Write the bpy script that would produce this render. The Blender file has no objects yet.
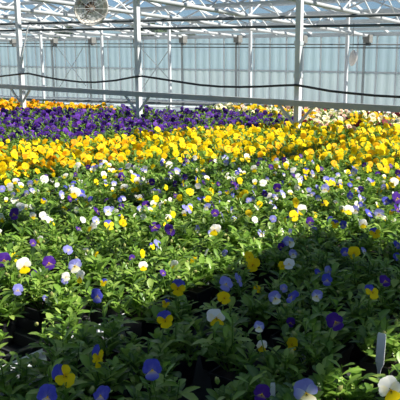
import bpy, math, random
from mathutils import Vector, Matrix, Euler
random.seed(11)
S = bpy.context.scene
COL = S.collection
R = math.radians

# ------------------------------------------------------------------ camera
F = 700.0
TILT, ROLL = R(12.4), R(-0.45)
CAMZ = 1.70
cam_d = bpy.data.cameras.new('camera')
cam_d.sensor_width = 36.0
cam_d.lens = 36.0 * F / 400.0
cam_d.clip_end = 400
cam = bpy.data.objects.new('camera', cam_d)
COL.objects.link(cam)
CR = Matrix.Rotation(math.pi / 2 - TILT, 3, 'X') @ Matrix.Rotation(ROLL, 3, 'Z')
CC = Vector((0, 0, CAMZ))
cam.matrix_world = Matrix.Translation(CC) @ CR.to_4x4()
S.camera = cam

# ------------------------------------------------------------------ world, sun, exposure
SUN_DIR = Vector((0.64, -0.24, 0.66)).normalized()      # towards the sun
w = bpy.data.worlds.new('sky'); S.world = w; w.use_nodes = True
nt = w.node_tree
bg = nt.nodes['Background']
sky = nt.nodes.new('ShaderNodeTexSky')
sky.sky_type = 'NISHITA'
sky.sun_disc = False
sky.sun_elevation = math.asin(SUN_DIR.z)
sky.sun_rotation = math.atan2(SUN_DIR.x, SUN_DIR.y)
sky.air_density = 1.0; sky.dust_density = 0.0; sky.ozone_density = 2.5; sky.altitude = 2500
tint = nt.nodes.new('ShaderNodeMix'); tint.data_type = 'RGBA'; tint.blend_type = 'MULTIPLY'; tint.inputs[0].default_value = 1.0
tint.inputs[7].default_value = (.70, .90, 1.12, 1)
nt.links.new(sky.outputs[0], tint.inputs[6]); nt.links.new(tint.outputs[2], bg.inputs[0])
bg.inputs[1].default_value = 0.07
sl = bpy.data.lights.new('sun', 'SUN'); sl.energy = 9.5; sl.angle = R(0.6); sl.color = (1.0, 0.95, 0.86)
so = bpy.data.objects.new('sun', sl); COL.objects.link(so)
so.rotation_euler = SUN_DIR.to_track_quat('Z', 'Y').to_euler()
so.location = SUN_DIR * 30
S.view_settings.view_transform = 'Standard'
S.view_settings.look = 'None'
S.view_settings.gamma = 1.0
S.view_settings.use_curve_mapping = False
S.view_settings.exposure = 0.0

# ------------------------------------------------------------------ measuring helpers
UD = Vector((-0.794, 0.608, 0)).normalized()            # along the post row (away to the left)
ND = Vector((0.608, 0.794, 0)).normalized()             # from post row towards the far wall
BENCH, CANOPY = 0.75, 0.95

def P(n, u, z=0.0):
    return ND * n + UD * u + Vector((0, 0, z))

def project(p):
    q = CR.transposed() @ (Vector(p) - CC)
    return 200 + F * q.x / -q.z, 200 - F * q.y / -q.z

def ray(px, py):
    return (CR @ Vector(((px - 200) / F, (200 - py) / F, -1))).normalized()

def on_z(px, py, z):
    d = ray(px, py); return CC + d * ((z - CAMZ) / d.z)

def on_n(px, py, n):
    d = ray(px, py); return CC + d * ((n - CC.dot(ND)) / d.dot(ND))

def lerp_tab(tab, x):
    if x <= tab[0][0]: return tab[0][1]
    for (a, b), (c, d) in zip(tab, tab[1:]):
        if x <= c: return b + (d - b) * (x - a) / (c - a)
    return tab[-1][1]

# ------------------------------------------------------------------ materials
def mat(name, col, rough=0.6, metal=0.0, noise=0.0, nscale=8.0, spec=0.5, bump=0.0):
    m = bpy.data.materials.new(name); m.use_nodes = True
    t = m.node_tree; b = t.nodes['Principled BSDF']
    b.inputs['Base Color'].default_value = (*col, 1)
    b.inputs['Roughness'].default_value = rough
    b.inputs['Metallic'].default_value = metal
    b.inputs['Specular IOR Level'].default_value = spec
    if noise or bump:
        tc = t.nodes.new('ShaderNodeTexCoord')
        nz = t.nodes.new('ShaderNodeTexNoise'); nz.inputs['Scale'].default_value = nscale; nz.inputs['Detail'].default_value = 5
        t.links.new(tc.outputs['Object'], nz.inputs['Vector'])
        if noise:
            mx = t.nodes.new('ShaderNodeMix'); mx.data_type = 'RGBA'
            mx.inputs[6].default_value = (*[c * (1 - noise) for c in col], 1)
            mx.inputs[7].default_value = (*[min(1, c * (1 + noise)) for c in col], 1)
            t.links.new(nz.outputs['Fac'], mx.inputs[0]); t.links.new(mx.outputs[2], b.inputs['Base Color'])
        if bump:
            bp = t.nodes.new('ShaderNodeBump'); bp.inputs['Strength'].default_value = bump
            t.links.new(nz.outputs['Fac'], bp.inputs['Height']); t.links.new(bp.outputs[0], b.inputs['Normal'])
    return m

def leafy(name, trans, rough, spec):
    """Colour from the mesh's own per-leaf / per-petal colour, with light passing through."""
    m = bpy.data.materials.new(name); m.use_nodes = True
    t = m.node_tree; b = t.nodes['Principled BSDF']; out = t.nodes['Material Output']
    at = t.nodes.new('ShaderNodeAttribute'); at.attribute_name = 'tint'
    t.links.new(at.outputs['Color'], b.inputs['Base Color'])
    b.inputs['Roughness'].default_value = rough
    b.inputs['Specular IOR Level'].default_value = spec
    tr = t.nodes.new('ShaderNodeBsdfTranslucent')
    t.links.new(at.outputs['Color'], tr.inputs['Color'])
    mx = t.nodes.new('ShaderNodeMixShader'); mx.inputs[0].default_value = trans
    t.links.new(b.outputs[0], mx.inputs[1]); t.links.new(tr.outputs[0], mx.inputs[2])
    t.links.new(mx.outputs[0], out.inputs['Surface'])
    return m

def sheet(name, col, trans, clear, rough=0.35):
    """Translucent plastic or glass sheet."""
    m = bpy.data.materials.new(name); m.use_nodes = True
    t = m.node_tree; b = t.nodes['Principled BSDF']; out = t.nodes['Material Output']
    b.inputs['Base Color'].default_value = (*col, 1); b.inputs['Roughness'].default_value = rough
    tc = t.nodes.new('ShaderNodeTexCoord')
    nz = t.nodes.new('ShaderNodeTexNoise'); nz.inputs['Scale'].default_value = 1.3; nz.inputs['Detail'].default_value = 6
    t.links.new(tc.outputs['Object'], nz.inputs['Vector'])
    mc = t.nodes.new('ShaderNodeMix'); mc.data_type = 'RGBA'
    mc.inputs[6].default_value = (*[c * .82 for c in col], 1); mc.inputs[7].default_value = (*[min(1, c * 1.12) for c in col], 1)
    t.links.new(nz.outputs['Fac'], mc.inputs[0]); t.links.new(mc.outputs[2], b.inputs['Base Color'])
    tl = t.nodes.new('ShaderNodeBsdfTranslucent'); t.links.new(mc.outputs[2], tl.inputs['Color'])
    tp = t.nodes.new('ShaderNodeBsdfTransparent')
    m1 = t.nodes.new('ShaderNodeMixShader'); m1.inputs[0].default_value = trans
    m2 = t.nodes.new('ShaderNodeMixShader'); m2.inputs[0].default_value = clear
    t.links.new(b.outputs[0], m1.inputs[1]); t.links.new(tl.outputs[0], m1.inputs[2])
    t.links.new(m1.outputs[0], m2.inputs[1]); t.links.new(tp.outputs[0], m2.inputs[2])
    t.links.new(m2.outputs[0], out.inputs['Surface'])
    return m

M_WHITE = mat('white_paint', (.62, .65, .67), .4, noise=.08, nscale=14)
M_GALV = mat('galvanised_steel', (.62, .66, .69), .45, .35, noise=.12, nscale=20)
M_GREYRAIL = mat('grey_rail', (.42, .44, .44), .55, .1, noise=.12, nscale=10)
M_DARKPIPE = mat('dark_pipe', (.055, .07, .08), .5)
M_CABLE = mat('black_cable', (.02, .022, .025), .5)
M_ALU = mat('aluminium', (.78, .81, .85), .35, .1, noise=.08, nscale=30)
M_BED = mat('bench_bed', (.035, .037, .037), .9, noise=.3, nscale=30)
M_TRAY = mat('black_tray', (.035, .038, .043), .45)
M_POT = mat('black_pot', (.018, .019, .021), .5)
M_SOIL = mat('potting_soil', (.028, .018, .011), .95, noise=.5, nscale=90, bump=.5)
M_TAG = mat('white_tag', (.78, .80, .82), .45)
M_INK = mat('tag_ink', (.16, .2, .26), .6)
M_FLOOR = mat('concrete', (.50, .50, .48), .85, noise=.18, nscale=3)
M_GROUND = mat('outside_grass', (.16, .2, .08), .95, noise=.4, nscale=2)
M_POLY = sheet('polycarbonate', (.60, .78, .96), .6, .06)
M_POLYLOW = sheet('polycarbonate_low', (.70, .82, .92), .58, .04)
M_BARS = sheet('white_plastic_bar', (.93, .95, .97), .5, 0.0)
M_GLASS = sheet('roof_glass', (.75, .85, .9), .2, .90, .08)
M_BROWN = mat('brown_motor', (.17, .09, .05), .7, noise=.3, nscale=30)
M_BRACKET = mat('weathered_bracket', (.2, .2, .19), .7, noise=.4, nscale=30)
M_DUSTY = mat('dusty_plastic', (.80, .74, .68), .65, noise=.25, nscale=12)
M_CASTER = mat('added_shade_caster', (.55, .57, .56), .9, noise=.1, nscale=20)  # for the unseen strip added to shade the near benches
M_LEAF = leafy('viola_leaf', .38, .36, .6)
M_PETAL = leafy('petal', .30, .6, .2)
M_TREE = leafy('tree_leaf', .2, .7, .2)
M_BARK = mat('bark', (.12, .085, .06), .9, noise=.3, nscale=20)

# ------------------------------------------------------------------ mesh helpers
class MB:
    def __init__(s): s.v, s.f, s.c, s.m = [], [], [], []
    def add(s, vs, fs, col=(1, 1, 1), mi=0):
        o = len(s.v); s.v += [tuple(v) for v in vs]
        s.c += (col if isinstance(col, list) else [col] * len(vs))
        s.f += [tuple(i + o for i in f) for f in fs]; s.m += [mi] * len(fs)
    def box(s, c, ax, ay, az, mi=0):
        """centre and three half-axis vectors"""
        c, ax, ay, az = map(Vector, (c, ax, ay, az))
        vs = [c + ax * i + ay * j + az * k for i in (-1, 1) for j in (-1, 1) for k in (-1, 1)]
        s.add(vs, [(0, 1, 3, 2), (4, 6, 7, 5), (0, 4, 5, 1), (2, 3, 7, 6), (0, 2, 6, 4), (1, 5, 7, 3)], mi=mi)
    def bar(s, a, b, wd, hd, mi=0):
        a, b = Vector(a), Vector(b); d = (b - a)
        up = Vector((0, 0, 1)) if abs(d.normalized().z) < .95 else ND.copy()
        x = d.cross(up).normalized(); y = x.cross(d).normalized()
        s.box((a + b) / 2, d / 2, x * wd / 2, y * hd / 2, mi)
    def tube(s, pts, r, seg=8, mi=0, col=(1, 1, 1), cap=True):
        pts = [Vector(p) for p in pts]; n = len(pts)
        rr = r if isinstance(r, (list, tuple)) else [r] * n
        vs, fs = [], []
        for i, p in enumerate(pts):
            d = (pts[min(i + 1, n - 1)] - pts[max(i - 1, 0)]).normalized()
            up = Vector((0, 0, 1)) if abs(d.z) < .95 else Vector((1, 0, 0))
            x = d.cross(up).normalized(); y = x.cross(d)
            for k in range(seg):
                a = 2 * math.pi * k / seg
                vs.append(p + (x * math.cos(a) + y * math.sin(a)) * rr[i])
        for i in range(n - 1):
            for k in range(seg):
                k2 = (k + 1) % seg
                fs.append((i * seg + k, i * seg + k2, (i + 1) * seg + k2, (i + 1) * seg + k))
        if cap:
            fs.append(tuple(range(seg))); fs.append(tuple((n - 1) * seg + k for k in range(seg)))
        s.add(vs, fs, col, mi)
    def lathe(s, prof, seg=16, M=None, mi=0):
        vs, fs = [], []
        for r, z in prof:
            for k in range(seg):
                a = 2 * math.pi * k / seg
                v = Vector((r * math.cos(a), r * math.sin(a), z)); vs.append(M @ v if M else v)
        for i in range(len(prof) - 1):
            for k in range(seg):
                k2 = (k + 1) % seg
                fs.append((i * seg + k, i * seg + k2, (i + 1) * seg + k2, (i + 1) * seg + k))
        s.add(vs, fs, mi=mi)
    def mesh(s, name, mats, smooth=False):
        me = bpy.data.meshes.new(name)
        me.from_pydata(s.v, [], s.f)
        for m in (mats if isinstance(mats, (list, tuple)) else [mats]): me.materials.append(m)
        me.polygons.foreach_set('material_index', s.m)
        if smooth: me.polygons.foreach_set('use_smooth', [True] * len(s.f))
        at = me.color_attributes.new('tint', 'FLOAT_COLOR', 'POINT')
        at.data.foreach_set('color', [x for c in s.c for x in (c[0], c[1], c[2], 1.0)])
        me.update()
        return me
    def build(s, name, mats, parent=None, smooth=False, loc=None):
        """loc: put the object's origin there (vertices were given in world space)"""
        if loc is not None:
            l = Vector(loc); s.v = [tuple(Vector(v) - l) for v in s.v]
        return put(name, s.mesh(name, mats, smooth), parent, loc)

def put(name, me, parent=None, loc=None):
    o = bpy.data.objects.new(name, me); COL.objects.link(o)
    if parent is not None: o.parent = parent
    if loc is not None: o.location = loc
    return o
def empty(name, loc):
    o = bpy.data.objects.new(name, None); COL.objects.link(o); o.location = loc; o.empty_display_size = .05
    return o
def tag(o, label, cat, group=None):
    o['label'] = label; o['category'] = cat
    if group: o['group'] = group
    return o
def struct(o): o['kind'] = 'structure'; return o
def sub(mb, root, name, mats, smooth=False):
    """part of an unrotated root, from vertices given in world space"""
    l = root.location
    mb.v = [tuple(Vector(v) - l) for v in mb.v]
    return mb.build(name, mats, root, smooth)

ORD = ['zeroth', 'first', 'second', 'third', 'fourth', 'fifth', 'sixth', 'seventh', 'eighth', 'ninth', 'tenth', 'eleventh', 'twelfth',
       'thirteenth', 'fourteenth', 'fifteenth', 'sixteenth', 'seventeenth', 'eighteenth', 'nineteenth', 'twentieth']
def nth(i):
    if i <= 20: return ORD[i]
    tens = ['', '', 'twent', 'thirt', 'fort', 'fift', 'sixt', 'sevent'][i // 10]
    return tens + 'ieth' if i % 10 == 0 else tens + 'y-' + ORD[i % 10]

# ------------------------------------------------------------------ the house: floor, wall, roof
NW = 12.0                                   # distance of the far wall
U0, U1 = -7.0, 21.0
ZE = on_n(238, 37.5, NW).z                  # eaves
ZM = on_n(200, 69.5, NW).z                  # rail half-way up the wall
m = MB(); m.box(P(3, 7, -.05), ND * 9.3, UD * 14.5, (0, 0, .05)); struct(m.build('floor', M_FLOOR))
m = MB(); m.box(P(10, 5, -.2), ND * 140, UD * 140, (0, 0, .09)); struct(m.build('ground', M_GROUND))

def corrugated(z0, z1, step=.185, depth=.004, off=.03):
    mb = MB(); k = int((U1 - U0) / (step / 4)); vs = []
    prof = [0, 0, 1, 1]
    for i in range(k + 1):
        u = U0 + i * step / 4; n = NW + off + depth * prof[i % 4]
        vs += [P(n, u, z0), P(n, u, z1)]
    mb.add(vs, [(2 * i, 2 * i + 2, 2 * i + 3, 2 * i + 1) for i in range(k)])
    return mb
wl = struct(corrugated(ZM, ZE).build('wall_back', M_POLY))
wl2 = struct(corrugated(0.0, ZM, off=.02).build('wall_back_lower', M_POLYLOW))
m = MB()
u = U0
while u < U1:                               # glazing bars of the wall
    m.box(P(NW + .005, u, (.02 + ZE) / 2), ND * .012, UD * .014, (0, 0, (ZE - .02) / 2)); u += .37
struct(m.build('trim_1', M_BARS))
m = MB(); m.box(P(NW - .01, 7, ZM), ND * .02, UD * 14, (0, 0, .016)); struct(m.build('trim_2', M_GALV))
m = MB(); m.box(P(NW - .02, 7, ZE + .02), ND * .045, UD * 14, (0, 0, .035)); struct(m.build('trim_3', M_GALV))
m = MB(); m.box(P(NW - .02, 7, .12), ND * .05, UD * 14, (0, 0, .12)); struct(m.build('baseboard_back', M_FLOOR))

# roof: pitched glass, ridge over the benches
NR, SL = 2.5, math.tan(R(17))
def roofz(n): return ZE + .05 + (NW - abs(n - NR) - NR) * SL
NB = 2 * NR - NW
m = MB()
for a, b in ((NW, NR), (NR, NB)):
    m.add([P(a, U0, roofz(a)), P(a, U1, roofz(a)), P(b, U1, roofz(b)), P(b, U0, roofz(b))], [(0, 1, 2, 3)])
struct(m.build('ceiling', M_GLASS))
m = MB()
u = U0
while u < U1:                               # roof glazing bars
    for a, b in ((NW, NR), (NR, NB)):
        m.bar(P(a, u, roofz(a) - .02), P(b, u, roofz(b) - .02), .028, .04)
    u += .75
struct(m.build('trim_4', M_WHITE))
m = MB()
for n in (11.6, 11.2, 10.75, 10.3, 9.3, 8.2, 7.0, 5.6, 4.0, 2.5, 0.5, -2, -4.5):   # purlins
    m.bar(P(n, U0, roofz(n) - .07), P(n, U1, roofz(n) - .07), .05, .05)
struct(m.build('trim_5', M_GALV))
# lattice girders that run with the post rows
def lattice(n, z0, z1, pitch, r, name):
    mb = MB()
    mb.bar(P(n, U0, z0), P(n, U1, z0), r * 2.2, r * 2.2); mb.bar(P(n, U0, z1), P(n, U1, z1), r * 2.2, r * 2.2)
    u = U0; k = 0
    while u < U1:
        a, b = (z0, z1) if k % 2 == 0 else (z1, z0)
        mb.bar(P(n, u, a), P(n, u + pitch, b), r * 1.4, r * 1.4); u += pitch; k += 1
    struct(mb.build(name, M_WHITE))
lattice(11.2, 2.06, 2.19, .42, .016, 'trim_6')
lattice(10.0, 2.17, 2.36, .5, .018, 'trim_7')
lattice(8.6, 2.27, 2.5, .55, .018, 'trim_8')
lattice(7.3, 2.2, 2.36, .5, .014, 'trim_9')

# unseen strip added under the roof so its shadow lies over the near benches
def shift(z): return SUN_DIR * ((z - CANOPY) / SUN_DIR.z)
ZS = 3.3
s = shift(ZS); du = s.dot(UD); dn = s.dot(ND)
m = MB(); m.box(P(-2.35 + dn, 1.02 + du, ZS), ND * 5.0, UD * .31, (0, 0, .05)); struct(m.build('added_shade_strip', M_CASTER))
m = MB()  # unseen bars, added to throw narrow dappled shadows on the plants
for uu, ww in ((-.25, .05), (.2, .03), (-.9, .06), (2.55, .03), (-1.6, .06)):
    m.box(P(-.5 + dn, uu + du, ZS), ND * 6.0, UD * ww, (0, 0, .04))
struct(m.build('added_shade_bars', M_GALV))

# ------------------------------------------------------------------ trees beyond the wall
def tree(px, dist, h, wd, label):
    d = ray(px, 40); d.z = 0; p = d.normalized() * dist; p.z = -.1
    root = empty('tree', p)
    t = MB(); t.tube([(0, 0, 0), (.05, 0, h * .3), (0, .05, h * .7)], [h * .04, h * .03, h * .012]); t.build('trunk', M_BARK, root)
    c = MB()
    for _ in range(900):
        a = random.uniform(0, 6.283); zz = random.random(); rr = wd * math.sqrt(random.random()) * math.sin(math.pi * (.12 + .8 * zz))
        q = Vector((rr * math.cos(a), rr * math.sin(a), h * (.15 + .85 * zz)))
        e = Euler((random.uniform(0, 6), random.uniform(0, 6), random.uniform(0, 6))).to_matrix() * .28
        g = random.uniform(.6, 1.2)
        c.add([q + e @ Vector(v) for v in ((-1, -.6, 0), (1, -.6, 0), (1, .6, 0), (-1, .6, 0))], [(0, 1, 2, 3)], (.05 * g, .09 * g, .035 * g))
    c.build('crown', M_TREE, root)
    tag(root, label, 'tree')
tree(145, 45, 3.0, 2.2, 'dark tree beyond the glass, just right of the middle front post')
tree(176, 60, 3.2, 2.2, 'dark tree beyond the glass, beside the third far post from left')
tree(60, 48, 2.9, 2.6, 'dark tree beyond the glass, right of the leftmost front post')

# ------------------------------------------------------------------ posts, rails, pipes
NF = 5.9
def row_u(px, n):
    p = on_n(px, 90, n); return p.dot(UD)
def front_post(px, label):
    n = NF; u = row_u(px, n)
    root = empty('support_post', P(n, u, 0))
    mb = MB(); mb.box(P(n, u, 1.6), ND * .028, UD * .026, (0, 0, 1.6)); sub(mb, root, 'post', M_WHITE)
    zb = on_n(px, lerp_tab(BEAM_BOT, px), n).z
    for s_ in (-1, 1):
        mb = MB(); mb.bar(P(n - .03, u + s_ * .03, zb - .17), P(n - .03, u + s_ * .19, zb), .022, .022); sub(mb, root, 'strut', M_WHITE)
    mb = MB(); mb.box(P(n, u, .01), ND * .09, UD * .09, (0, 0, .01)); sub(mb, root, 'base_plate', M_GALV)
    for zc in (1.42, 1.72):
        mb = MB(); mb.box(P(n, u, zc), ND * .034, UD * .032, (0, 0, .02)); sub(mb, root, 'clamp', M_GALV)
    for zz, sg in ((1.62, 1),) if px < 50 else ():
        mb = MB(); mb.bar(P(n - .02, u - .02, zz - .12), P(n - .02, u - .22, zz + .35), .014, .014); sub(mb, root, 'brace', M_GALV)
    tag(root, label, 'post', 'front row of posts')
    return u
BEAM_TOP = [(0, 83.8), (80, 86.8), (160, 91.2), (240, 95.8), (320, 100.5), (400, 105.2)]
BEAM_BOT = [(0, 87.6), (80, 91.6), (160, 96.2), (240, 101.2), (320, 106.8), (400, 111.8)]
UA = front_post(22.3, 'leftmost of the three thick white posts in the front row')
UB = front_post(138.7, 'middle of the three thick white posts in the front row')
UC = front_post(298, 'rightmost thick white post of the front row, its foot among yellow pansies')
m = MB()                                     # long grey rail
za = on_n(200, 93.5, NF).z; zb = on_n(200, 98.7, NF).z
a0, a1 = on_n(0, 83.8, NF), on_n(400, 105.2, NF); b0, b1 = on_n(0, 87.6, NF), on_n(400, 111.8, NF)
pa, pb = (a0 + b0) / 2, (a1 + b1) / 2; dd = (pb - pa); hh = ((a0 - b0).length + (a1 - b1).length) / 2
m.bar(pa - dd * .25 - ND * .06, pb + dd * .4 - ND * .06, .05, hh)
tag(m.build('long_rail', M_GREYRAIL), 'long grey horizontal rail running past the feet of the front posts', 'rail')

def line_tube(name, pts_px, n, r, material, label, cat, ext=.25, seg=6):
    a, b = on_n(*pts_px[0], n), on_n(*pts_px[1], n); d = b - a
    mb = MB(); mb.tube([a - d * ext, b + d * ext], r, seg)
    return tag(mb.build(name, material, None, True), label, cat)
line_tube('overhead_pipe', ((4, 24), (400, 14.4)), NF + .12, .017, M_DARKPIPE, 'uppermost dark pipe running overhead past the tops of the posts', 'pipe')
line_tube('overhead_pipe', ((4, 30.6), (400, 25)), NF + .12, .014, M_DARKPIPE, 'second dark overhead pipe from the top, just under the uppermost one', 'pipe')
line_tube('wall_pipe', ((4, 43.4), (400, 44.6)), NW - .25, .013, M_DARKPIPE, 'upper of two thin dark pipes along the top of the wall panels', 'pipe')
line_tube('wall_pipe', ((4, 46.6), (400, 48)), NW - .25, .011, M_DARKPIPE, 'lower of two thin dark pipes along the top of the wall panels', 'pipe')
for i, (y, rr) in enumerate(((100.5, .022), (103, .03), (106.5, .022))):
    line_tube('heating_pipe', ((100, y - 1.5), (260, y + 3)), NW - .8 - i * .3, rr, (M_GALV, M_DARKPIPE, M_GALV)[i],
              ('pale heating pipe low on the wall, topmost of three', 'dark heating pipe low on the wall, between two pale ones', 'pale heating pipe low on the wall, lowest of three')[i], 'pipe', .9)
# drooping cable
kp = [(-40, 80), (0, 76.4), (19, 74.2), (28, 73.4), (45, 77), (60, 79.6), (80, 82), (95, 82.3), (115, 80.5), (136, 76.6), (142, 76.2),
      (160, 78.8), (180, 82), (200, 85), (220, 86.6), (240, 87), (260, 86.6), (280, 85.6), (296, 85), (310, 87.4), (330, 91), (350, 93.2), (375, 95.6), (400, 97), (440, 98)]
m = MB(); m.tube([on_n(x, y, NF - .05) for x, y in kp], .012, 6)
tag(m.build('hanging_cable', M_CABLE, None, True), 'black cable sagging in long loops from post to post', 'cable')

BACK = (-8, 43.5, 103.5, 170, 250, 345.5)
BL = ('thin white wall post at the very left edge', 'thin white wall post right of the leftmost front post', 'thin white wall post left of the middle front post',
      'thin white wall post right of the middle front post', 'thin white wall post left of the rightmost front post', 'thin white wall post right of the rightmost front post')
for px, lb in zip(BACK, BL):
    n = 11.0
    u = row_u(px, n)
    root = empty('wall_post', P(n, u, 0))
    mb = MB(); mb.box(P(n, u, 1.5), ND * .024, UD * .024, (0, 0, 1.5)); sub(mb, root, 'post', M_WHITE)
    for zc in (1.0, 1.25, 1.5, 1.7):
        mb = MB(); mb.box(P(n, u, zc), ND * .027, UD * .027, (0, 0, .012)); sub(mb, root, 'clamp', M_GALV)
    tag(root, lb, 'post', 'thin posts by the wall')
for px, lb in ((54, 'slim grey wall stanchion left of the cross braces at left'), (91, 'slim grey wall stanchion near the hanging fan'), (182.5, 'slim grey wall stanchion right of the third thin white post'),
               (236, 'slim grey wall stanchion left of the fourth thin white post'), (362.5, 'slim grey wall stanchion beside the small hanging disc')):
    u = row_u(px, NW - .06)
    mb = MB(); mb.box(P(NW - .06, u, ZE / 2), ND * .02, UD * .017, (0, 0, ZE / 2))
    tag(mb.build('wall_stanchion', M_GREYRAIL, None, False, P(NW - .06, u, 0)), lb, 'post', 'slim stanchions on the wall')
for (a, b, lb) in (((57, 47), (86, 86), 'wire brace on the left wall bay, falling to the right'), ((84, 46), (58, 90), 'wire brace on the left wall bay, rising to the right'),
                   ((139, 46), (169, 79), 'wire brace beside the middle front post, falling to the right'), ((170, 48), (140, 92), 'wire brace beside the middle front post, rising to the right')):
    line_tube('brace_wire', (a, b), NW - .12, .009, M_GALV, lb, 'brace', 0)

# roof tubes that come down to the eaves, each with an end bracket
ends = [(-24, 41), (13, 40.5), (54, 40), (92, 39), (137, 38.6), (183, 38), (238, 37.4), (303, 37.6), (368, 37), (446, 34)]
TL = ['first', 'second', 'third', 'fourth', 'fifth', 'sixth', 'seventh', 'eighth', 'ninth', 'tenth']
for i, (px, py) in enumerate(ends):
    e = on_n(px, py, NW - .2); u = e.dot(UD)
    root = empty('roof_tube', e)
    mb = MB(); mb.tube([P(NW - .2, u, e.z + .02), P(2.5, u, e.z + .02 + .57)], .027, 8); sub(mb, root, 'tube', M_WHITE, True)
    mb = MB(); mb.box(e - Vector((0, 0, .03)), ND * .07, UD * .06, (0, 0, .07)); mb.box(e + ND * .02 + Vector((0, 0, -.12)), ND * .04, UD * .035, (0, 0, .03)); mb.box(e + UD * .07, ND * .03, UD * .02, (0, 0, .04))
    sub(mb, root, 'end_bracket', M_BRACKET)
    mb = MB()
    k = 0; n = NW - .4
    while n > 3:
        zt = e.z + .02 + (NW - .2 - n) * .06
        top = min(roofz(n) - .1, zt + .32)
        mb.bar(P(n, u, zt), P(n - .45, u, top), .014, .014); n -= .9
        mb.bar(P(n + .45, u, top), P(n, u, zt + .054), .014, .014)
    sub(mb, root, 'lattice_web', M_WHITE)
    tag(root, 'white sloping roof tube, %s from the left, ending at a grey bracket' % TL[i], 'roof tube', 'sloping roof tubes')

# fans
def fan(px, py, n, r, label):
    c = on_n(px, py, n); root = empty('circulation_fan', c)
    ax = (CC - c); ax.z = -.9; ax = (ax.normalized() + Vector((.35, 0, -.3))).normalized()
    M = ax.to_track_quat('Z', 'Y').to_matrix()
    mb = MB(); mb.lathe([(r * .55, -r * .55), (r * .85, -r * .35), (r, -r * .05), (r * 1.03, r * .1), (r * .97, r * .1), (r * .9, -r * .05), (r * .5, -r * .5), (0, -r * .52)], 24, M); mb.build('shroud', M_DUSTY, root, True)
    mb = MB(); mb.lathe([(0, r * .0), (r * .27, 0), (r * .3, -r * .1), (r * .3, -r * .5), (0, -r * .52)], 16, M); mb.build('motor', M_BROWN, root, True)
    for k in range(4):
        a = k * math.pi / 2 + .4
        x = Vector((math.cos(a), math.sin(a), 0)); y = Vector((-math.sin(a), math.cos(a), 0)); z = Vector((0, 0, 1))
        mb = MB()
        prof = [(.26, .16), (.5, .34), (.75, .46), (.88, .36)]
        vs = []
        for q, ww in prof:
            for s_ in (-1, 1): vs.append(M @ (x * q * r + y * ww * r * s_ + z * (.07 * s_ - .15) * r))
        mb.add(vs, [(0, 1, 3, 2), (2, 3, 5, 4), (4, 5, 7, 6)]); mb.build('blade', M_WHITE, root)
    mb = MB()
    for rr in (.45, .72, .95):
        mb.tube([M @ Vector((rr * r * math.cos(t * .3142), rr * r * math.sin(t * .3142), r * .13)) for t in range(21)], r * .012, 5)
    for k in range(6):
        a = k * math.pi / 6
        mb.tube([M @ Vector((r * math.cos(a), r * math.sin(a), r * .13)), M @ Vector((-r * math.cos(a), -r * math.sin(a), r * .13))], r * .012, 5)
    mb.build('guard', M_GALV, root)
    mb = MB()
    for s_ in (-.35, .35): mb.tube([Vector((s_ * r, 0, r * .85)), Vector((s_ * r * .3, 0, r * 1.1 + .5))], .006, 5)
    mb.build('hanger', M_GALV, root)
    tag(root, label, 'fan')
fan(91, 8, 5.6, .19, 'dusty round air fan hanging under the roof, upper left')
c = on_n(352.6, 58, 10.6); root = empty('hanging_disc', c)
M = (Vector((-.93, -.12, .1))).normalized().to_track_quat('Z', 'Y').to_matrix()
mb = MB(); mb.lathe([(0, .03), (.06, .035), (.11, .02), (.13, 0), (.11, -.03), (.05, -.06), (0, -.07)], 20, M); mb.build('disc', M_DUSTY, root, True)
mb = MB(); mb.tube([(0, 0, .12), (0, 0, .55)], .004, 5); mb.build('cord', M_CABLE, root)
tag(root, 'small pale round disc hanging by a cord beside the right thin post', 'disc')

# ------------------------------------------------------------------ benches
UR = (on_z(15, 358, .79).dot(UD) + on_z(200, 297, .79).dot(UD)) / 2      # the pale rail seen between the plants
BW, GAP = 1.95, .024
for k, near, lb in ((-2, 1, 'plant bench under the violas at the right edge'), (-1, 1, 'plant bench under violas and yellow pansies, second one right of the pale rail'), (0, 1, 'near plant bench right of the pale rail'),
              (1, 1, 'near plant bench left of the pale rail, holding the empty tray'), (2, 1, 'near plant bench at left, second one left of the pale rail'), (3, 1, 'near plant bench at far left under purple and orange pansies'),
              (-1, 0, 'plant bench behind the posts at the right edge, under mixed pansies'), (0, 0, 'plant bench behind the rightmost post under mixed pansies'),
              (1, 0, 'plant bench behind the posts, its end visible right of the middle post'), (2, 0, 'plant bench behind the posts under purple and mixed pansies, right of the middle post'), (3, 0, 'plant bench behind the posts under orange pansies, left of the middle post')):
    u0, u1 = UR + (k - 1) * BW + GAP / 2, UR + k * BW - GAP / 2
    n0, n1 = (.3, NF - .06) if near else (NF + .06, 7.9 if k < 3 else 6.75)
    root = empty('plant_bench', P((n0 + n1) / 2, (u0 + u1) / 2, 0))
    mb = MB(); mb.box(P((n0 + n1) / 2, (u0 + u1) / 2, BENCH - .02), ND * ((n1 - n0) / 2), UD * ((u1 - u0) / 2 - .032), (0, 0, .018)); sub(mb, root, 'bed', M_BED)
    for s_ in (0, 1):
        uu = (u0 + .015, u1 - .015)[s_]
        mb = MB(); mb.box(P((n0 + n1) / 2, uu, BENCH + .022), ND * ((n1 - n0) / 2), UD * .011, (0, 0, .026)); sub(mb, root, 'side_rail', M_ALU)
    mb = MB(); mb.box(P(n1 + .014, (u0 + u1) / 2, BENCH + .03), ND * .012, UD * ((u1 - u0) / 2), (0, 0, .06)); sub(mb, root, 'end_rail', M_ALU)
    for nn in (n0 + .5, (n0 + n1) / 2, n1 - .5):
        for uu in (u0 + .3, u1 - .3):
            mb = MB(); mb.bar(P(nn, uu, 0), P(nn, uu, BENCH - .04), .04, .04); sub(mb, root, 'leg', M_GALV)
    tag(root, lb, 'bench', 'plant benches')

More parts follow.
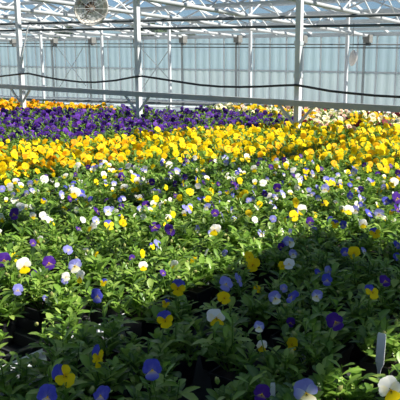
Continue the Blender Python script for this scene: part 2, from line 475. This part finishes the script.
# ------------------------------------------------------------------ flowers and foliage
def lin(r, g, b): return tuple(((c / 255) / 12.92 if c <= 10 else ((c / 255 + .055) / 1.055) ** 2.4) for c in (r, g, b))
def mixc(a, b, t): return tuple(x + (y - x) * t for x, y in zip(a, b))
YEL, GOLD, ORA = lin(254, 222, 8), lin(246, 190, 6), lin(246, 156, 8)
WHT, CRM = lin(250, 248, 240), lin(252, 240, 190)
BLU, LAV, PAL = lin(78, 82, 190), lin(142, 142, 215), lin(200, 203, 238)
PUR, VIO, DPU = lin(76, 35, 140), lin(112, 60, 176), lin(44, 17, 84)
EYE = lin(70, 35, 20); WINE, PINK = lin(130, 40, 60), lin(235, 170, 165)

def petal(mb, ang, L, W, zoff, c_in, c_mid, c_out, cup=.1, ruff=.02, rnd=random):
    """one rounded petal in a flower of about unit width facing +Z, growing from the centre along ang"""
    ca, sa = math.cos(ang), math.sin(ang)
    st = [(.03, .10), (.22, .55), (.5, .95), (.76, 1.0), (.93, .72), (1.0, .34)]
    cols = []; vs = []; k = 5
    for i, (t, ww) in enumerate(st):
        for j in range(k):
            s_ = j / (k - 1) * 2 - 1
            x = L * (t + (.05 * (1 - s_ * s_) if i == len(st) - 1 else 0)); y = W * .5 * ww * s_
            z = zoff + cup * (t * t) * .25 + ruff * math.sin(3.1 * s_ + 5 * t + ang * 3) * t - .04 * s_ * s_ * t
            vs.append(Vector((x * ca - y * sa, x * sa + y * ca, z)))
            cols.append(mixc(c_in, c_mid, min(1, t / .35)) if t < .35 else mixc(c_mid, c_out, min(1, (t - .35) / .6)))
    fs = [(i * k + j, (i + 1) * k + j, (i + 1) * k + j + 1, i * k + j + 1) for i in range(len(st) - 1) for j in range(k - 1)]
    mb.add(vs, fs, cols)

def flower_mb(kind, rnd, mb=None):
    mb = mb or MB()
    J = lambda a: a + rnd.uniform(-.12, .12)
    K = {  # upper (in, mid, out), side, lower
        'white_yellow': ((WHT, WHT, WHT), (WHT, CRM, WHT), (GOLD, YEL, YEL)),
        'yellow': ((YEL, YEL, YEL), (YEL, YEL, YEL), (GOLD, YEL, YEL)),
        'blue_yellow': ((LAV, BLU, BLU), (GOLD, YEL, YEL), (GOLD, YEL, YEL)),
        'lilac_white': ((PAL, LAV, LAV), (WHT, PAL, LAV), (YEL, CRM, WHT)),
        'white': ((WHT, WHT, WHT), (WHT, WHT, WHT), (YEL, WHT, WHT)),
        'purple': ((VIO, PUR, PUR), (VIO, PUR, PUR), (YEL, PUR, PUR)),
        'blue': ((LAV, BLU, BLU), (LAV, BLU, BLU), (YEL, LAV, BLU)),
        'lilac': ((PAL, LAV, LAV), (PAL, LAV, LAV), (YEL, LAV, LAV)),
        'pansy_yellow': ((YEL, YEL, YEL), (GOLD, YEL, YEL), (GOLD, YEL, YEL)),
        'pansy_gold': ((GOLD, GOLD, GOLD), (ORA, GOLD, GOLD), (ORA, GOLD, GOLD)),
        'pansy_orange': ((ORA, ORA, ORA), (ORA, ORA, GOLD), (ORA, ORA, GOLD)),
        'pansy_purple': ((DPU, PUR, PUR), (DPU, DPU, PUR), (DPU, DPU, PUR)),
        'pansy_violet': ((PUR, VIO, VIO), (DPU, VIO, VIO), (DPU, PUR, VIO)),
        'pansy_cream': ((CRM, CRM, WHT), (YEL, CRM, CRM), (YEL, CRM, CRM)),
        'pansy_pink': ((PINK, PINK, CRM), (WINE, PINK, CRM), (WINE, PINK, CRM)),
        'pansy_wine': ((WINE, WINE, WINE), (EYE, WINE, WINE), (EYE, WINE, GOLD)),
    }[kind]
    up, sd, lo = K
    fat = 1.14 if kind.startswith('pansy') else 1.0
    petal(mb, J(R(62)), .52, .54 * fat, -.05, *up, cup=-.15)
    petal(mb, J(R(118)), .52, .54 * fat, -.03, *up, cup=-.1)
    petal(mb, J(R(6)), .47, .44 * fat, 0, *sd, cup=.1)
    petal(mb, J(R(174)), .47, .44 * fat, .01, *sd, cup=.1)
    petal(mb, J(R(270)), .50, .70 * fat, .03, *lo, cup=.12)
    # dark whisker lines and the little eye
    if kind not in ('white', 'lilac', 'blue', 'pansy_purple', 'pansy_violet'):
        for a in (250, 262, 270, 278, 290, 188, 352):
            a = R(a); l = .2 if a > R(240) and a < R(300) else .15
            x, y = Vector((math.cos(a), math.sin(a), 0)), Vector((-math.sin(a), math.cos(a), 0))
            z = Vector((0, 0, .05))
            mb.add([x * .05 + y * .007 + z, x * .05 - y * .007 + z, x * l + z * 1.1], [(0, 1, 2)], EYE)
    z = .06
    mb.add([Vector((.045 * math.cos(t), .045 * math.sin(t), z)) for t in [k * 1.0472 for k in range(6)]], [(0, 1, 2, 3, 4, 5)], GOLD if kind != 'yellow' else ORA)
    # green spur and calyx behind
    g = lin(96, 140, 50)
    mb.tube([(0, 0, -.03), (0, .03, -.14), (0, .0, -.22)], [.06, .05, .02], 5, col=g)
    return mb
NVAR = 3
FL = {}
KINDS = ['white_yellow', 'yellow', 'blue_yellow', 'lilac_white', 'white', 'purple', 'blue', 'lilac', 'pansy_yellow', 'pansy_gold', 'pansy_orange',
         'pansy_purple', 'pansy_violet', 'pansy_cream', 'pansy_pink', 'pansy_wine']
for kd in KINDS:
    FL[kd] = [flower_mb(kd, random).mesh('flower_' + kd, M_PETAL, True) for _ in range(NVAR)]

def leaf(mb, base, d, up, L, W, col, bend):
    d = d.normalized(); x = d.cross(up)
    if x.length < 1e-3: x = Vector((1, 0, 0))
    x.normalize(); nrm = x.cross(d).normalized()
    st = [(0, .12), (.3, .55), (.62, 1.0), (.86, .72), (1, .08)]
    vs, cols = [], []
    for t, ww in st:
        c = base + d * (L * t) - nrm * (bend * L * t * t)
        h = W * .5 * ww
        vs += [c + x * h + nrm * h * .35, c, c - x * h + nrm * h * .35]
        cols += [col, mixc(col, (.5, .6, .2), .18), col]
    fs = []
    for i in range(len(st) - 1):
        o = i * 3; fs += [(o, o + 1, o + 4, o + 3), (o + 1, o + 2, o + 5, o + 4)]
    mb.add(vs, fs, cols)

LEAFC = [lin(104, 148, 46), lin(122, 166, 54), lin(82, 126, 44), lin(142, 182, 68), lin(62, 102, 40), lin(168, 196, 92)]
def foliage_mb(rnd, rad, hgt, shoots, per, lsize, mb=None):
    mb = mb or MB()
    for i in range(shoots):
        a = 6.283 * i / shoots + rnd.uniform(-.35, .35); q = math.sqrt(rnd.random()) if i else .1
        tip = Vector((rad * q * math.cos(a), rad * q * math.sin(a), hgt * (1.02 - .42 * q * q) * rnd.uniform(.85, 1.08)))
        b = Vector((tip.x * .22, tip.y * .22, .085))
        mid = (b + tip) / 2 + Vector((tip.x * .18, tip.y * .18, 0))
        pts = [b, mid, tip]
        mb.tube(pts, [.0024, .002, .0014], 4, col=lin(110, 145, 55), cap=False)
        for j in range(per):
            t = .18 + .82 * (j + rnd.random() * .6) / per; t = min(t, 1)
            p = b * (1 - t) ** 2 + mid * 2 * t * (1 - t) + tip * t * t
            aa = j * 2.4 + a + rnd.uniform(-.4, .4); lift = rnd.uniform(.25, 1.7) if t < .85 else rnd.uniform(.5, 1.6)
            d = Vector((math.cos(aa), math.sin(aa), lift))
            L = lsize * rnd.uniform(.65, 1.25) * (1.1 - .45 * t)
            leaf(mb, p, d, Vector((0, 0, 1)), L, L * rnd.uniform(.28, .54), mixc(rnd.choice(LEAFC), rnd.choice(LEAFC), rnd.random()), rnd.uniform(.05, .5))
    return mb
FOL = [foliage_mb(random, .086, random.uniform(.165, .22), 12, 8, .06).mesh('foliage_viola', M_LEAF, True) for _ in range(7)]
FOLP = [foliage_mb(random, .115, .185, 12, 8, .058).mesh('foliage_pansy', M_LEAF, True) for _ in range(5)]
def pot_me():
    mb = MB()
    def ring(h, z): return [(-h, -h, z), (h, -h, z), (h, h, z), (-h, h, z)]
    vs = ring(.032, 0) + ring(.043, .082) + ring(.047, .082) + ring(.047, .092) + ring(.042, .092) + ring(.041, .08)
    fs = [(0, 3, 2, 1)]
    for i in range(5): fs += [(i * 4 + j, i * 4 + (j + 1) % 4, (i + 1) * 4 + (j + 1) % 4, (i + 1) * 4 + j) for j in range(4)]
    mb.add(vs, fs); mb.add(ring(.0415, .08), [(0, 1, 2, 3)], mi=1)
    return mb.mesh('pot', [M_POT, M_SOIL])
POT = pot_me()
mb = MB(); mb.tube([(0, 0, 0), (.03, .01, .35), (.0, .0, .7), (0, 0, 1)], [.016, .016, .015, .012], 5, col=lin(112, 150, 60)); STALK = mb.mesh('stalk', M_LEAF, True)
BUDM = MB()
BUDM.tube([(0, 0, 0), (0, 0, .3), (0, 0, .75), (0, 0, 1.0)], [.1, .3, .22, .03], 6, col=[lin(120, 150, 60)] * 12 + [lin(190, 190, 120)] * 12)
BUD = BUDM.mesh('bud', M_PETAL, True)

# ---- which variety grows where (measured on the photograph)
YLOW = [(0, 179), (40, 171), (90, 162), (130, 158), (200, 157), (300, 158), (350, 164), (400, 172)]
YUP = [(0, 139), (60, 137), (100, 133), (200, 126), (250, 124), (300, 121), (340, 125), (400, 128)]
PUP = [(0, 108.5), (80, 107.5), (150, 106), (200, 106.5), (250, 110), (295, 115), (400, 90)]
TOP = [(0, 96), (60, 97), (100, 99.5), (150, 103), (185, 105.5), (205, 104), (230, 100), (280, 101), (330, 105), (400, 110)]
def zone(x, y):
    if y < lerp_tab(TOP, x): return None
    if y > lerp_tab(YLOW, x): return 'viola'
    if y > lerp_tab(YUP, x): return 'yellow'
    if x < 300 and y > lerp_tab(PUP, x): return 'purple'
    if x < 150: return 'orange'
    return 'mixed'

HOLES = [(26, 318, 25, 30), (125, 304, 25, 23), (203, 281, 20, 19), (200, 350, 9, 24), (268, 262, 8, 12), (368, 350, 17, 15), (75, 295, 9, 9), (262, 330, 8, 14)]
plants = []; outside = []
def lattice_pts(step):
    out = []
    ni = int(9 / step)
    for i in range(ni):
        n = .8 + i * step
        for j in range(-60, 90):
            u = UR + (.08 if j >= 0 else -.08) + (j if j >= 0 else j + 1) * step
            out.append((i, n, u))
    return out
for step, zs in ((.160, ('viola',)), (.185, ('yellow', 'purple', 'orange', 'mixed'))):
    for i, n, u in lattice_pts(step):
        jn, ju = random.uniform(-.022, .022), random.uniform(-.018, .018)
        p = P(n + jn, u + ju, CANOPY)
        if CR.transposed()[2].dot(p - CC) > -.8: continue
        x, y = project(p)
        rad = 75 / max(.5, CR.transposed()[2].dot(CC - p) * -1 if False else -(CR.transposed() @ (p - CC)).z)
        edge = not (-rad < x < 400 + rad and y < 400 + rad * 1.3)
        if not (-9 * rad < x < 400 + 9 * rad and y < 400 + 3 * rad): continue
        z = zone(x, y)
        if z not in zs: continue
        if any(abs(n + jn - NF) < .09 and abs(u + ju - uu) < .09 for uu in (UA, UB, UC)): continue
        if n > (7.8 if u < UR + 2 * BW else 6.65): continue
        if any(((x - hx) / rx) ** 2 + ((y - hy) / ry) ** 2 < 1 for hx, hy, rx, ry in HOLES): continue
        (outside if edge else plants).append(dict(zone=z, row=i, n=n + jn, u=u + ju, px=x, py=y, fl=[]))
print('plants', {z: sum(p['zone'] == z for p in plants) for z in ('viola', 'yellow', 'purple', 'orange', 'mixed')})

# ---- violas: flowers seen one by one in the photograph (x, y, kind, size factor, roll of the face)
wy, ye, by, lw, wh, pu, bl, li = 'white_yellow', 'yellow', 'blue_yellow', 'lilac_white', 'white', 'purple', 'blue', 'lilac'
SEEN = [
 # nearest
 (306, 393, lw, 1.15), (390, 390, wy, 1.1), (262, 394, pu, .8), (101, 396, bl, .9), (47, 397, bl, 1.0), (64, 376, by, 1.15), (98, 357, by, 1.1), (152, 370, bl, .95),
 (335, 322, pu, 1.0), (216, 318, wy, 1.15), (165, 320, by, .95), (259, 327, lw, .6), (372, 292, by, 1.0), (275, 298, lw, .8), (292, 297, bl, .9), (317, 296, lw, .7),
 (224, 298, ye, .85), (226, 284, li, 1.0), (239, 280, li, .95), (253, 265, ye, 1.15), (249, 257, ye, .8), (178, 288, by, 1.05), (327, 280, bl, .8), (328, 271, li, .7),
 (97, 296, bl, .9), (75, 266, lw, 1.05), (80, 277, wy, .85), (66, 277, wh, .6), (49, 263, pu, 1.0), (24, 266, wy, 1.1), (4, 260, pu, 1.1), (18, 290, li, .7), (68, 250, li, .75),
 (33, 243, pu, .6), (158, 244, li, .8), (155, 227, pu, 1.05), (170, 230, pu, 1.1), (132, 258, pu, .5), (163, 273, pu, .5), (215, 230, wy, 1.05), (289, 242, lw, 1.0), (354, 253, ye, .95),
 (375, 233, by, 1.0), (345, 252, bl, .7), (364, 251, lw, .6), (385, 281, pu, .8), (397, 245, bl, .7), (397, 257, bl, .6), (289, 264, wh, .85), (282, 266, ye, .6), (293, 254, lw, .7), (281, 247, pu, .6),
 # middle
 (50, 221, wy, 1.1), (14, 214, pu, 1.1), (2, 218, wy, .9), (20, 207, wh, .95), (32, 207, wh, .6), (33, 216, wy, .7), (43, 216, wh, .75), (92, 227, wy, 1.0), (96, 221, lw, .8), (109, 225, by, 1.0),
 (123, 223, ye, .7), (97, 211, pu, .9), (108, 211, lw, .9), (83, 220, wh, .6), (146, 205, pu, .9), (140, 209, lw, .6), (187, 209, li, 1.1), (213, 205, pu, .8), (215, 213, pu, .85),
 (223, 217, lw, .9), (207, 207, lw, .8), (243, 195, ye, 1.2), (236, 186, pu, .9), (240, 181, ye, .8), (190, 192, ye, .9), (206, 191, ye, .9), (212, 192, ye, .9), (208, 199, ye, .7), (198, 186, wh, .8),
 (183, 182, by, 1.0), (197, 181, by, .95), (207, 178, wy, .7), (185, 177, pu, .7), (177, 171, lw, .9), (169, 165, wh, 1.0), (195, 158, wh, .7), (202, 162, ye, .8), (186, 160, pu, .7), (225, 158, lw, 1.1), (226, 163, lw, .8),
 (296, 203, ye, 1.0), (302, 210, wy, 1.05), (294, 216, ye, 1.0), (249, 214, ye, .8), (255, 220, wh, .6), (273, 219, li, .7), (263, 183, wh, .95), (277, 188, pu, .95), (283, 194, lw, .95), (265, 194, pu, .7), (254, 193, lw, .7),
 (275, 197, lw, .8), (300, 182, wy, .9), (298, 177, wh, .8), (318, 198, lw, .6), (349, 210, wy, 1.0), (355, 210, lw, .8), (379, 214, lw, 1.05), (369, 213, bl, .9), (397, 209, pu, .9), (397, 198, pu, 1.2), (386, 201, bl, .9), (394, 182, wh, 1.1),
 (392, 185, ye, .8), (350, 185, bl, .6), (361, 189, pu, .7), (325, 189, lw, 1.0), (329, 182, by, 1.0), (326, 179, lw, .8), (350, 196, bl, .7), (338, 175, lw, .6), (355, 169, lw, 1.0), (354, 172, lw, .9), (385, 170, ye, .7), (398, 173, pu, .8),
 # far edge of the violas
 (44, 180, wh, 1.15), (75, 193, wy, 1.2), (62, 195, lw, .9), (70, 199, pu, .7), (76, 171, wy, .9), (66, 163, wy, .9), (78, 165, wh, .8), (65, 176, wy, .8), (10, 187, wh, .9), (30, 184, lw, .8), (21, 185, wy, .7), (22, 196, pu, .8), (2, 189, li, .8),
 (38, 192, pu, .5), (57, 185, wh, .6), (81, 193, bl, .9), (85, 197, lw, .7), (100, 163, by, 1.0), (104, 175, wy, .9), (95, 168, lw, 1.0), (88, 167, pu, .7), (122, 177, pu, 1.1), (121, 171, by, .7), (128, 166, wh, .9), (134, 178, ye, .9), (137, 181, wy, .8), (124, 188, wy, 1.0),
 (152, 182, pu, .8), (156, 199, ye, .7), (143, 198, pu, .7), (106, 200, pu, .5), (247, 157, wy, 1.0), (254, 169, wy, .9), (260, 160, lw, .8), (258, 164, pu, .6), (271, 167, pu, .7), (276, 167, ye, .7), (286, 166, ye, .9), (284, 160, pu, .8), (288, 161, wy, .8),
 (293, 170, wh, .9), (296, 156, lw, .9), (306, 171, by, .9), (313, 163, lw, .8), (318, 169, ye, .8), (301, 156, pu, .6), (333, 181, lw, .7), (345, 160, wy, .7), (322, 158, wh, .7), (364, 165, pu, .7), (391, 166, pu, .6), (240, 170, lw, .6), (309, 190, li, .6),
 (160, 208, bl, .5), (120, 200, bl, .5), (370, 180, li, .7), (341, 186, by, .7), (360, 197, lw, .6), (314, 230, lw, .6), (343, 225, bl, .7), (335, 224, by, .8), (363, 224, wy, .8), (310, 222, pu, .8), (318, 273, bl, .6),
]
vio = [p for p in plants if p['zone'] == 'viola']
for (x, y, kd, sz) in SEEN:
    zc = CANOPY + random.uniform(-.02, .022) + (.03 if y > 280 else .008)
    q = on_z(x, y, zc)
    best = min(vio, key=lambda p: (P(p['n'], p['u'], 0) - Vector((q.x, q.y, 0))).length)
    o = q - P(best['n'], best['u'], BENCH)
    h = Vector((o.x, o.y, 0))
    if h.length > .15: continue
    best['fl'].append((o, kd, sz * .048))
for p in vio:                                 # a few small ones deep in the leaves
    for _ in range(random.choice((0, 0, 0, 1, 1) if p['py'] > 212 else (1, 2, 2, 3, 4))):
        a = random.uniform(0, 6.283); r = random.uniform(.03, .1)
        p['fl'].append((Vector((r * math.cos(a), r * math.sin(a), random.uniform(.15, .195))), random.choice((wh, wy, li, lw, lw, pu, bl, ye, ye, by, wy)), random.uniform(.024, .036)))

def face_dir(base, spread):
    d = CC - base; d.z = 0; d.normalize()
    d = (d + Vector((SUN_DIR.x, SUN_DIR.y, 0)) * .35).normalized()
    d = Matrix.Rotation(random.gauss(0, spread), 3, 'Z') @ d
    return (d + Vector((0, 0, random.uniform(0, .9)))).normalized()
def face_matrix(d, roll):
    x = Vector((0, 0, 1)).cross(d).normalized(); y = d.cross(x)
    return Matrix((x, y, d)).transposed() @ Matrix.Rotation(roll, 3, 'Z')

PROTO = {}
def add_flower(root, o, kd, size, spread, stalk):
    rm = face_matrix(face_dir(root.location + o, spread), random.gauss(0, .25)).to_4x4()
    f = bpy.data.objects.new('flower', random.choice(FL[kd])); COL.objects.link(f); f.parent = root
    ml = Matrix.Translation(o) @ rm @ Matrix.Scale(size, 4)
    f.matrix_local = ml
    if stalk:
        s_ = bpy.data.objects.new('stalk', STALK); COL.objects.link(s_); s_.parent = f
        top = o - (rm.to_3x3() @ Vector((0, 0, 1))) * size * .2; bot = Vector((o.x * .45, o.y * .45, .09))
        d = top - bot; L = d.length
        q = d.to_track_quat('Z', 'Y').to_matrix().to_4x4()
        s_.matrix_local = ml.inverted() @ (Matrix.Translation(bot) @ q @ Matrix.Diagonal((.11, .11, L, 1)))
    return f

WORDS = {wy: 'white and yellow', ye: 'yellow', by: 'blue and yellow', lw: 'pale lilac', wh: 'white', pu: 'purple', bl: 'blue', li: 'lilac'}
def say_flowers(fl):
    fl = [k for _, k, s_ in sorted(fl, key=lambda t: -t[2])]
    if not fl: return 'without open flowers'
    ks = []
    for k in fl:
        if WORDS[k] not in ks: ks.append(WORDS[k])
    if len(fl) == 1: return 'with one %s flower' % ks[0]
    if len(ks) == 1: return 'with %s flowers' % ks[0]
    return 'with ' + ks[0] + ' flowers' if ' and ' in ks[0] or ' and ' in ks[1] else 'with %s and %s flowers' % (ks[0], ks[1])

# ordinal of each plant in its own row, counted in the picture
def number(zs):
    rows = {}
    for p in plants:
        if p['zone'] in zs: rows.setdefault(p['row'], []).append(p)
    for k, r in enumerate(sorted(rows)):
        for j, p in enumerate(sorted(rows[r], key=lambda p: p['px'])): p['R'], p['J'] = k + 1, j + 1
number(('viola',))
for z in ('yellow', 'purple', 'orange', 'mixed'): number((z,))

def plant_root(name, p):
    return empty(name, P(p['n'], p['u'], BENCH + .001))
def child(name, me, root, rot=0.0, sc=1.0):
    o = bpy.data.objects.new(name, me); COL.objects.link(o); o.parent = root
    o.rotation_euler = (0, 0, rot); o.scale = (sc, sc, sc)
    return o
for p in vio:
    root = plant_root('viola_plant', p)
    child('pot', POT, root, math.atan2(ND.y, ND.x)); child('foliage', random.choice(FOL), root, random.uniform(0, 6.283), random.uniform(.92, 1.1))
    for o, kd, sz in p['fl']: add_flower(root, o, kd, sz, .65, True)
    for _ in range(random.choice((0, 1, 2))):
        a = random.uniform(0, 6.283); r = random.uniform(.02, .09)
        b = bpy.data.objects.new('bud', BUD); COL.objects.link(b); b.parent = root
        b.location = (r * math.cos(a), r * math.sin(a), random.uniform(.165, .195)); b.scale = (.022, .022, .022); b.rotation_euler = (random.uniform(.3, 1.3), 0, random.uniform(0, 6.283))
    tag(root, 'viola %s, %s from left in %s row from lower left' % (say_flowers(p['fl']), nth(p['J']), nth(p['R'])), 'viola', 'violas on the near benches')

PANSY = {
 'yellow': ('yellow_pansy_plant', lambda p: ['pansy_yellow'] * 7 + ['pansy_gold'] * (6 if p['px'] < 140 else 2) + ['pansy_orange'] * (2 if p['px'] < 140 else 0), 'yellow pansy in bloom', 'pansies of the yellow band', 7, .049),
 'purple': ('purple_pansy_plant', lambda p: ['pansy_purple'] * 4 + ['pansy_violet'], 'dark purple pansy in bloom', 'pansies of the purple band', 5, .056),
 'orange': ('orange_pansy_plant', lambda p: ['pansy_orange'] * 3 + ['pansy_gold'] * 3, 'orange pansy in bloom', 'pansies of the orange band', 6, .056),
 'mixed': ('mixed_pansy_plant', lambda p: ['pansy_cream'] * 5 + ['pansy_gold'] * 2 + ['pansy_pink'] * 3 + ['pansy_wine'] * 2 + ['pansy_yellow'] * 2, 'mixed pansy', 'mixed pansies in the far band', 7, .056),
}
SAY = {'pansy_cream': 'cream', 'pansy_gold': 'golden', 'pansy_pink': 'pink', 'pansy_wine': 'wine red', 'pansy_yellow': 'yellow'}
for p in plants:
    z = p['zone']
    if z == 'viola': continue
    name, pick, lab, grp, nf, fs = PANSY[z]
    root = plant_root(name, p)
    child('pot', POT, root, math.atan2(ND.y, ND.x)); child('foliage', random.choice(FOLP), root, random.uniform(0, 6.283), random.uniform(.92, 1.12))
    own = random.choice(pick(p))
    if z == 'yellow' and p['px'] < 130 and p['py'] < lerp_tab(YUP, p['px']) + 5: nf = 3
    if z == 'yellow' and p['py'] > lerp_tab(YLOW, p['px']) - 8: nf = 4
    for k in range(nf + random.choice((-2, -1, 0, 1))):
        a = k * 2.399 + random.uniform(-.4, .4); r = .1 * math.sqrt((k + .5) / nf)
        kd = own if z == 'mixed' else random.choice(pick(p))
        add_flower(root, Vector((r * math.cos(a), r * math.sin(a), .205 - r * .45 + random.uniform(-.035, .025))), kd, fs * random.uniform(.75, 1.2), .8, False)
    if z == 'mixed': lab = '%s pansy in bloom' % SAY[own]
    band = 'far mixed' if z == 'mixed' else z
    tag(root, '%s, %s from left in %s row of the %s band' % (lab, nth(p['J']), nth(p['R']), band), 'pansy', grp)

# ------------------------------------------------------------------ trays, plant tags
def tray(n, u, label):
    root = empty('carry_tray', P(n, u, BENCH + .002)); hn, hu, h = .15, .13, .055
    mb = MB()
    mb.box(P(n, u, BENCH + .006), ND * hn, UD * hu, (0, 0, .003))
    for s_ in (-1, 1):
        mb.box(P(n + s_ * hn, u, BENCH + h / 2 + .004), ND * .003, UD * hu, (0, 0, h / 2)); mb.box(P(n, u + s_ * hu, BENCH + h / 2 + .004), ND * hn, UD * .003, (0, 0, h / 2))
    sub(mb, root, 'tub', M_TRAY)
    mb = MB()
    for s_ in (-1, 1):
        mb.box(P(n + s_ * (hn + .006), u, BENCH + h), ND * .010, UD * (hu + .016), (0, 0, .003)); mb.box(P(n, u + s_ * (hu + .006), BENCH + h), ND * (hn + .016), UD * .010, (0, 0, .003))
    sub(mb, root, 'rim', M_TRAY)
    mb = MB()
    for k in (-1, 0, 1): mb.box(P(n + k * .1, u, BENCH + .03), ND * .004, UD * (hu - .006), (0, 0, .02))
    sub(mb, root, 'divider', M_TRAY)
    tag(root, label, 'tray')
q = on_z(30, 338, BENCH + .05)
tray(q.dot(ND), max(q.dot(UD), UR + .2), 'empty black tray showing in the gap between plants at lower left')

def plant_tag(px, py, zt, size, label, ink):
    c = on_z(px, py, zt); d = CC - c; d.z = 0; d.normalize()
    d = Matrix.Rotation(random.uniform(-.5, .5), 3, 'Z') @ d; x = Vector((0, 0, 1)).cross(d)
    root = empty('plant_label', Vector((c.x, c.y, BENCH + .08)))
    hw, L = size, zt - BENCH - .05
    z0 = zt - L
    prof = [(.0, 0.001), (.3, .45), (.42, 1), (.96, 1), (1.0, .82)]
    mb = MB(); vs = []
    for s2 in (-.0008, .0008):
        for t, ww in prof:
            for s_ in (-1, 1): vs.append(Vector((c.x, c.y, z0 + L * t + size)) + x * hw * ww * s_ + d * (s2 - .06 * (t - .5) * L))
    fs = [(2 * i, 2 * i + 1, 2 * i + 3, 2 * i + 2) for i in range(4)] + [(10 + 2 * i, 12 + 2 * i, 13 + 2 * i, 11 + 2 * i) for i in range(4)]
    fs += [(2 * i, 2 * i + 2, 12 + 2 * i, 10 + 2 * i) for i in range(4)] + [(2 * i + 1, 11 + 2 * i, 13 + 2 * i, 3 + 2 * i) for i in range(4)] + [(8, 9, 19, 18)]
    mb.add(vs, fs); sub(mb, root, 'blade', M_TAG)
    tag(root, label, 'plant tag')
plant_tag(381, 338, .945, .012, 'white plastic plant tag standing in the dark gap at lower right', True)
plant_tag(273, 386, .93, .006, 'narrow white plant tag at the bottom edge, right of centre', False)
plant_tag(304, 347, .88, .009, 'white plant tag half buried in shaded leaves', True)

# ------------------------------------------------------------------ the benches go on beyond the picture: one mass of plants there
def mass(items, fols, kinds, name, label, cat, nf, fs):
    mb = MB()
    for p in items:
        o = P(p['n'], p['u'], BENCH)
        me = random.choice(fols); rot = Matrix.Rotation(random.uniform(0, 6.283), 3, 'Z')
        mb.add([o + rot @ v.co for v in me.vertices], [tuple(f.vertices) for f in me.polygons], [tuple(c.color[:3]) for c in me.color_attributes['tint'].data])
        for k in range(nf):
            a = k * 2.4 + random.random(); rr = .1 * math.sqrt((k + .5) / nf); q = o + Vector((rr * math.cos(a), rr * math.sin(a), .2 - rr * .4 + random.uniform(-.02, .02)))
            me = random.choice(FL[random.choice(kinds)]); rm = face_matrix(face_dir(q, .7), 0) * fs
            mb.add([q + rm @ v.co for v in me.vertices], [tuple(f.vertices) for f in me.polygons], [tuple(c.color[:3]) for c in me.color_attributes['tint'].data])
    if mb.v:
        ob = mb.build(name, M_PETAL, None, True); ob['kind'] = 'stuff'; tag(ob, label, cat)
for z, fols, kinds, nf in (('viola', FOL, (wh, wy, lw, pu, bl, ye, by), 2), ('yellow', FOLP, ('pansy_yellow', 'pansy_gold'), 5), ('purple', FOLP, ('pansy_purple', 'pansy_violet'), 5),
                           ('orange', FOLP, ('pansy_orange', 'pansy_gold'), 5), ('mixed', FOLP, ('pansy_cream', 'pansy_pink', 'pansy_gold'), 5)):
    mass([p for p in outside if p['zone'] == z], fols, kinds, z + '_flower_mass', 'mass of %s flowers going on past the picture edge' % z, 'flowers', nf, .05)
